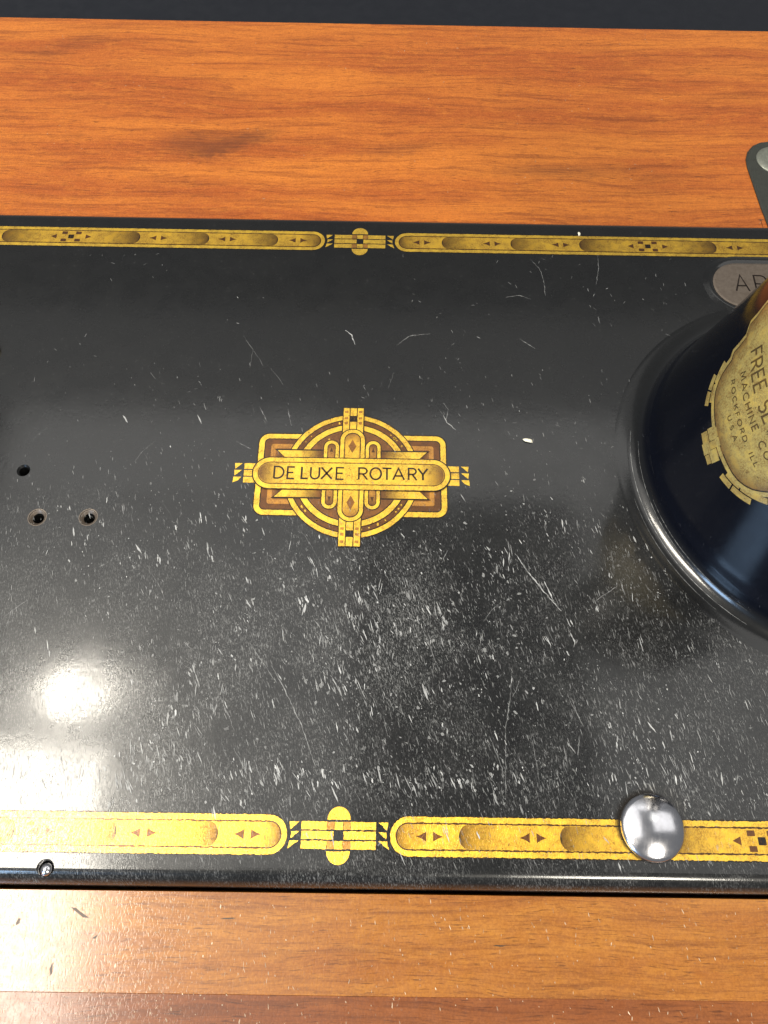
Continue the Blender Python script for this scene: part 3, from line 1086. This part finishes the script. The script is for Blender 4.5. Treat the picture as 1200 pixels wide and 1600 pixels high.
text_line(pr, "U.S.A.", -0.9, 5.2, 3.8, 1.1, 0.23, 5, LI, gap=0.5)
pr.build("lettering", med, M_PALEGOLD)

# letters stamped in the number plate
pr = Print(lambda x, y, z: (x, y, z + 0.20))
letter(pr, 'A', 101.6, 134.4, 3.6, 5.6, 0.45, 0, (0.03, 0.02, 0.02), 0.02)
letter(pr, 'R', 107.1, 134.3, 3.4, 5.6, 0.45, 0, (0.03, 0.02, 0.02), 0.02)
pr.build("stamped_letters", plate, M_STAMP)

# ------------------------------------------------------------------ scuffs and scratches


def hash_noise(x, y, s, seed=0):
    """smooth value noise, cell size s"""
    def h(i, j):
        k = (i * 374761393 + j * 668265263 + seed * 974711) & 0xffffffff
        k = ((k ^ (k >> 13)) * 1274126177) & 0xffffffff
        return ((k ^ (k >> 16)) & 0xffff) / 65535.0
    x /= s
    y /= s
    i, j = math.floor(x), math.floor(y)
    u, w = x - i, y - j
    u, w = u * u * (3 - 2 * u), w * w * (3 - 2 * w)
    return (h(i, j) * (1 - u) + h(i + 1, j) * u) * (1 - w) + (h(i, j + 1) * (1 - u) + h(i + 1, j + 1) * u) * w


def sstep(a, b, x):
    t = max(0.0, min(1.0, (x - a) / (b - a)))
    return t * t * (3 - 2 * t)


class Dashes:
    def __init__(self):
        self.v, self.f, self.c = [], [], []

    def dash(self, x, y, ang, L, w, z, tone, alpha):
        """irregular sliver, fatter in the middle"""
        n = 3 if L < 0.9 else 4
        c, s = math.cos(ang), math.sin(ang)
        lo, hi = [], []
        off = random.uniform(-0.15, 0.15) * w
        for i in range(n + 1):
            t = i / n - 0.5
            hw = w * 0.5 * (1 - (2 * t) ** 2) ** 0.5 * random.uniform(0.55, 1.2) + 0.012
            o = off * math.sin(t * 7) + random.uniform(-0.18, 0.18) * w
            for sgn, lst in ((-1, lo), (1, hi)):
                px, py = t * L, o + sgn * hw
                self.v.append((x + px * c - py * s, y + px * s + py * c, z))
                self.c.append((tone, alpha, 0))
                lst.append(len(self.v) - 1)
        for i in range(n):
            self.f.append((lo[i], lo[i + 1], hi[i + 1], hi[i]))

    def line(self, pts, w, z, tone, alpha, jit=0.1):
        P = []
        for a, b in zip(pts[:-1], pts[1:]):
            n = max(2, int(math.hypot(b[0] - a[0], b[1] - a[1]) / 0.6))
            for i in range(n):
                t = i / n
                P.append((a[0] + (b[0] - a[0]) * t + random.uniform(-jit, jit), a[1] + (b[1] - a[1]) * t + random.uniform(-jit, jit)))
        P.append(pts[-1])
        prev = None
        for i, p in enumerate(P):
            q = P[min(i + 1, len(P) - 1)]
            o = P[max(i - 1, 0)]
            dx, dy = q[0] - o[0], q[1] - o[1]
            L = math.hypot(dx, dy) or 1
            hw = w * 0.5 * random.uniform(0.25, 1.25) * (0.35 + 0.65 * math.sin(PI * (i + 0.5) / len(P)))
            al = alpha * random.uniform(0.35, 1.0)
            ids = []
            for s in (-1, 1):
                self.v.append((p[0] - dy / L * hw * s, p[1] + dx / L * hw * s, z))
                self.c.append((tone, al, 0))
                ids.append(len(self.v) - 1)
            if prev:
                self.f.append((prev[0], ids[0], ids[1], prev[1]))
            prev = ids

    def build(self, name, parent, mat):
        o = mesh_obj(name, self.v, self.f, mat, parent, None, self.c)
        o["kind"] = "stuff"
        return o


def density(x, y):
    d = 0.04 + 0.96 * sstep(88, 45, y + 10 * (hash_noise(x, y, 22, 3) - 0.5))
    d *= 0.35 + 1.1 * hash_noise(x, y, 16, 1) * hash_noise(x, y, 6, 2) * 1.6
    # rubbed patches: below the emblem, and a band above the front strip
    d += 0.55 * math.exp(-((x - 6) / 20) ** 2 - ((y - 42) / 13) ** 2)
    d += 0.80 * math.exp(-((y - 10.5) / 4.5) ** 2) * (0.4 + 0.9 * hash_noise(x, 0, 14, 5))
    d += 0.30 * sstep(35, 70, x) * sstep(45, 10, y)
    d *= 1 - 0.75 * math.exp(-((x - 42) / 9) ** 2 - ((y - 27) / 9) ** 2)
    d *= 1 - 0.55 * sstep(-30, -80, x) * sstep(20, 50, y)
    d *= 1 - 0.45 * sstep(48, 80, x)
    return d


D = Dashes()
n = 0
while n < 13000:
    x = random.uniform(-90, 100)
    y = random.uniform(-5.0, 108)
    if random.random() * 1.6 > density(x, y):
        continue
    if math.hypot(x - PC[0], y - PC[1]) < 50:
        continue
    onbadge = abs(x) < 27 and abs(y - 77) < 11 or math.hypot(x, y - 77) < 17
    if onbadge and random.random() < 0.45:
        continue
    gold = abs(y) < 3.6
    if gold and random.random() < 0.55:
        continue
    big = random.random()
    cl = math.exp(-((x - 5) / 17) ** 2 - ((y - 41) / 12) ** 2) + 0.9 * math.exp(-((y - 10) / 3.5) ** 2) * sstep(0.35, 0.6, hash_noise(x, 3, 12, 5))
    cl += 1.2 * sstep(0.62, 0.85, hash_noise(x, y, 11, 8)) + 0.25 * sstep(30, 60, x) * sstep(30, 5, y)
    cl *= 1 - 0.6 * sstep(45, 75, x)
    hero = big > 0.978 - 0.12 * cl
    L = 0.25 + 1.3 * random.random() ** 2.2
    w = 0.06 + 0.11 * random.random() ** 1.5
    tone = 0.10 + 0.50 * random.random()
    alpha = random.uniform(0.12, 0.50)
    if hero:
        L += 2.2 * random.random() ** 3
        w += 0.02 + 0.22 * random.random() ** 2.2
        tone = random.uniform(0.3, 1.0)
        alpha = random.uniform(0.35, 0.95)
    ang = math.radians(90 + 18 - 7 * sstep(10, 70, x)) + random.gauss(0, 0.20 if hero else 0.13)
    D.dash(x, y, ang, L, w, 0.46 if onbadge else 0.13, tone, alpha)
    n += 1
    if hero and random.random() < 0.5:      # scuffs come in little clusters
        for k in range(random.randint(1, 3)):
            D.dash(x + random.gauss(0, 0.5), y + random.gauss(0, 0.7), ang + random.gauss(0, 0.08), L * random.uniform(0.4, 0.9), w * random.uniform(0.5, 0.9), 0.135 if not onbadge else 0.465, tone * 0.9, alpha * 0.8)
# sparse specks on the back half
for i in range(420):
    x, y = random.uniform(-120, 100), random.uniform(85, 146)
    if hash_noise(x, y, 14, 9) < 0.52:
        continue
    if abs(x) < 24 and y < 96:
        continue
    D.dash(x, y, math.radians(100) + random.gauss(0, 0.7), random.uniform(0.25, 1.3), random.uniform(0.06, 0.16), 0.05, random.random() * 0.7, random.uniform(0.15, 0.6))
D.build("scuff_marks", bed, M_SCUFF)

SCR = [[(-2.9, 119.1), (-1.3, 117.5), (-0.3, 114.5)], [(21.8, 93.8), (22.7, 91.6), (24.8, 89.5)], [(22.5, 92.5), (23.1, 95.3), (21.9, 97.2)], [(46.8, 144.6), (49.2, 141.2), (50.0, 136.7), (50.0, 131.8)], [(65.7, 146.7), (65.3, 141.6), (64.0, 135.9)], [(63.2, 125.0), (63.6, 122.6)], [(37.1, 57.6), (39.6, 53.4), (42.8, 48.8), (46.2, 44.5)], [(43.0, 51.3), (43.9, 48.8), (44.8, 46.6)], [(47.3, 40.3), (48.4, 37.5)], [(14.2, 51.2), (16.0, 46.9), (17.9, 43.3)], [(16.2, 40.5), (19.5, 31.7)], [(-15.1, 31.8), (-12.8, 28.2), (-8.4, 20.4), (-5.1, 12.5)], [(-20.1, 36.5), (-18.6, 34.5), (-14.1, 28.6)], [(-21.3, 15.3), (-18.4, 11.2)], [(-24.9, 25.2), (-21.5, 18.7)], [(-30.6, 14.0), (-29.0, 10.8)], [(34.8, 31.9), (34.0, 26.0), (32.7, 19.7), (31.9, 6.6)], [(46.1, 25.6), (47.7, 22.4), (48.4, 20.5)], [(47.4, 18.7), (46.7, 15.0)], [(37.7, 18.5), (38.5, 12.5), (38.6, 9.6)], [(29.4, 18.4), (31.6, 12.4), (32.0, 7.8)], [(44.0, 16.8), (44.6, 13.2)], [(53.7, 46.8), (59.1, 50.5)], [(10.4, 114.5), (13.7, 117.6), (19.0, 118.4)], [(39.3, 130.9), (43.1, 131.7), (46.1, 130.4)], [(42.1, 117.2), (45.9, 114.2)], [(13.4, -3.4), (13.9, -4.7), (13.5, -5.6)], [(-72.9, 41.2), (-69.0, 44.8)], [(-54.7, 53.1), (-53.4, 53.6)], [(-50.3, 32.6), (-44.4, 32.7)], [(-27.7, 85.3), (-24.1, 83.3)], [(-51.3, 104.9), (-49.7, 103.0)], [(-36.9, 96.0), (-36.1, 94.2)], [(-23.2, 95.4), (-20.8, 90.8)], [(-16.1, 94.6), (-14.9, 90.0)], [(8.3, 21.9), (9.1, 18.1)], [(58.7, 58.8), (58.7, 53.5)], [(20.6, 55.1), (22.1, 58.2)], [(-0.7, 56.3), (2.2, 54.8)]]
STRONG = {0: 0.8, 1: 0.7, 6: 0.9, 7: 1.0, 8: 0.8, 11: 0.6}
D = Dashes()
for i, s in enumerate(SCR):
    a = STRONG.get(i, 0.42)
    D.line(s, 0.12 + 0.18 * a, 0.06, 0.25 + 0.7 * a, a)
for i in range(110):
    x, y = random.uniform(-85, 90), random.uniform(0, 112)
    if math.hypot(x - PC[0], y - PC[1]) < 62 or (abs(x) < 30 and abs(y - 77) < 20):
        continue
    if y > 70 and random.random() < 0.6:
        continue
    a = math.radians(105) + random.gauss(0, 0.45)
    L = random.uniform(2, 6) + 9 * random.random() ** 3
    bend = random.gauss(0, 0.25)
    pts = [(x, y)]
    for k in range(4):
        a += bend * 0.4
        pts.append((pts[-1][0] + math.cos(a) * L / 4, pts[-1][1] + math.sin(a) * L / 4))
    if any(q[1] < 4.2 or math.hypot(q[0] - PC[0], q[1] - PC[1]) < 52 for q in pts):
        continue
    D.line(pts, random.uniform(0.06, 0.13), 0.07, random.uniform(0.2, 0.8), random.uniform(0.12, 0.45))
for rr, a0, a1, al in ((47.0, 168, 234, 0.75), (45.4, 172, 226, 0.40), (48.2, 190, 226, 0.40), (44.9, 192, 232, 0.35)):
    fa = 1 - (1 - (50.6 - rr) / 6.7) ** (1 / 1.9)
    zf = 0.012 + 5.2 * fa ** 2.3 + 0.14
    D.line([(PC[0] + rr * math.cos(math.radians(a0 + (a1 - a0) * t / 40)), PC[1] + rr * math.sin(math.radians(a0 + (a1 - a0) * t / 40))) for t in range(41)], 0.15, zf, 0.7, al, 0.02)
for i in range(520):
    x, y = random.gauss(5, 34), random.gauss(34, 20)
    if y < 4.5 or math.hypot(x - PC[0], y - PC[1]) < 51 or math.hypot(x, y - 77) < 18:
        continue
    w = 0.15 + 0.5 * random.random() ** 3
    D.dash(x, y, random.uniform(0, PI), w * random.uniform(1.1, 2.0), w, 0.11, random.uniform(0.15, 0.8), random.uniform(0.15, 0.6))
D.build("scratches", bed, M_SCUFF)

# nicks and dust in the varnish of the boards
D = Dashes()
n = 0
while n < 1100:
    x = random.uniform(-66, 84)
    y = random.uniform(-32, -10.8)
    if random.random() > 0.15 + 0.85 * sstep(0, -55, x):
        continue
    zz = WZ + (0.03 if y > -25.8 else 0.0)
    big = random.random()
    D.dash(x, y, math.radians(98 if x > -45 else 80) + random.gauss(0, 0.25), 0.2 + 0.8 * random.random() ** 2, random.uniform(0.06, 0.2), zz, random.random(), random.uniform(0.15, 0.6) if big < 0.93 else 0.95)
    n += 1
for i in range(90):
    D.dash(random.uniform(-110, 118), random.uniform(163, 252), random.uniform(0, PI), random.uniform(0.25, 0.9), random.uniform(0.08, 0.2), WZ + 0.03, random.random(), random.uniform(0.2, 0.7))
D.build("varnish_nicks", front, M_WSCUFF)
D = Dashes()
for x, y, a, L, w in ((-58.6, -15.2, 0.9, 1.3, 0.9), (-47.6, -13.6, -0.45, 4.2, 0.5), (-51.0, -22.6, 1.6, 2.0, 0.6), (-44.0, -17.5, 0.5, 1.0, 0.3), (30, -18.0, 0.05, 2.5, 0.2), (-20, -14.2, 0.05, 3.0, 0.2)):
    D.dash(x, y, a, L, w, WZ + 0.02, 0.1, 0.85)
D.build("dents", front, M_DENT)

# ------------------------------------------------------------------ lint


def lint(name, x, y, z, L, w, ang, label):
    loops = []
    c, s = math.cos(ang), math.sin(ang)
    for k in range(7):
        t = k / 6 - 0.5
        r = w * 0.5 * math.sqrt(max(0.02, 1 - (2 * t) ** 2)) * random.uniform(0.8, 1.1)
        cx, cy = x + t * L * c + 0.06 * L * math.sin(t * 5) * -s, y + t * L * s + 0.06 * L * math.sin(t * 5) * c
        loops.append([(cx - math.sin(b) * r * s, cy + math.sin(b) * r * c, z + r * 0.6 + math.cos(b) * r * 0.6) for b in [2 * PI * i / 8 for i in range(8)]])
    v, f = loft(loops)
    return tag(mesh_obj(name, v, f, M_LINT, None, 60), label, "lint")


lint("lint_fleck", 42.0, 86.8, 0.0, 2.5, 1.1, -0.45, "pale oval fleck lying right of the gold emblem")
lint("lint_fleck", 73.7, 99.7, 0.0, 1.1, 0.9, 0.6, "tiny pale fleck beside the round pillar foot")
lint("lint_fleck", 61.3, 154.2, 0.0, 1.5, 0.8, 1.3, "tiny pale fleck at the back edge above the gold strip")
lint("lint_fleck", -67.5, 278.5, -9.0, 4.2, 0.8, 0.3, "thin pale fleck on the black panel at the top")
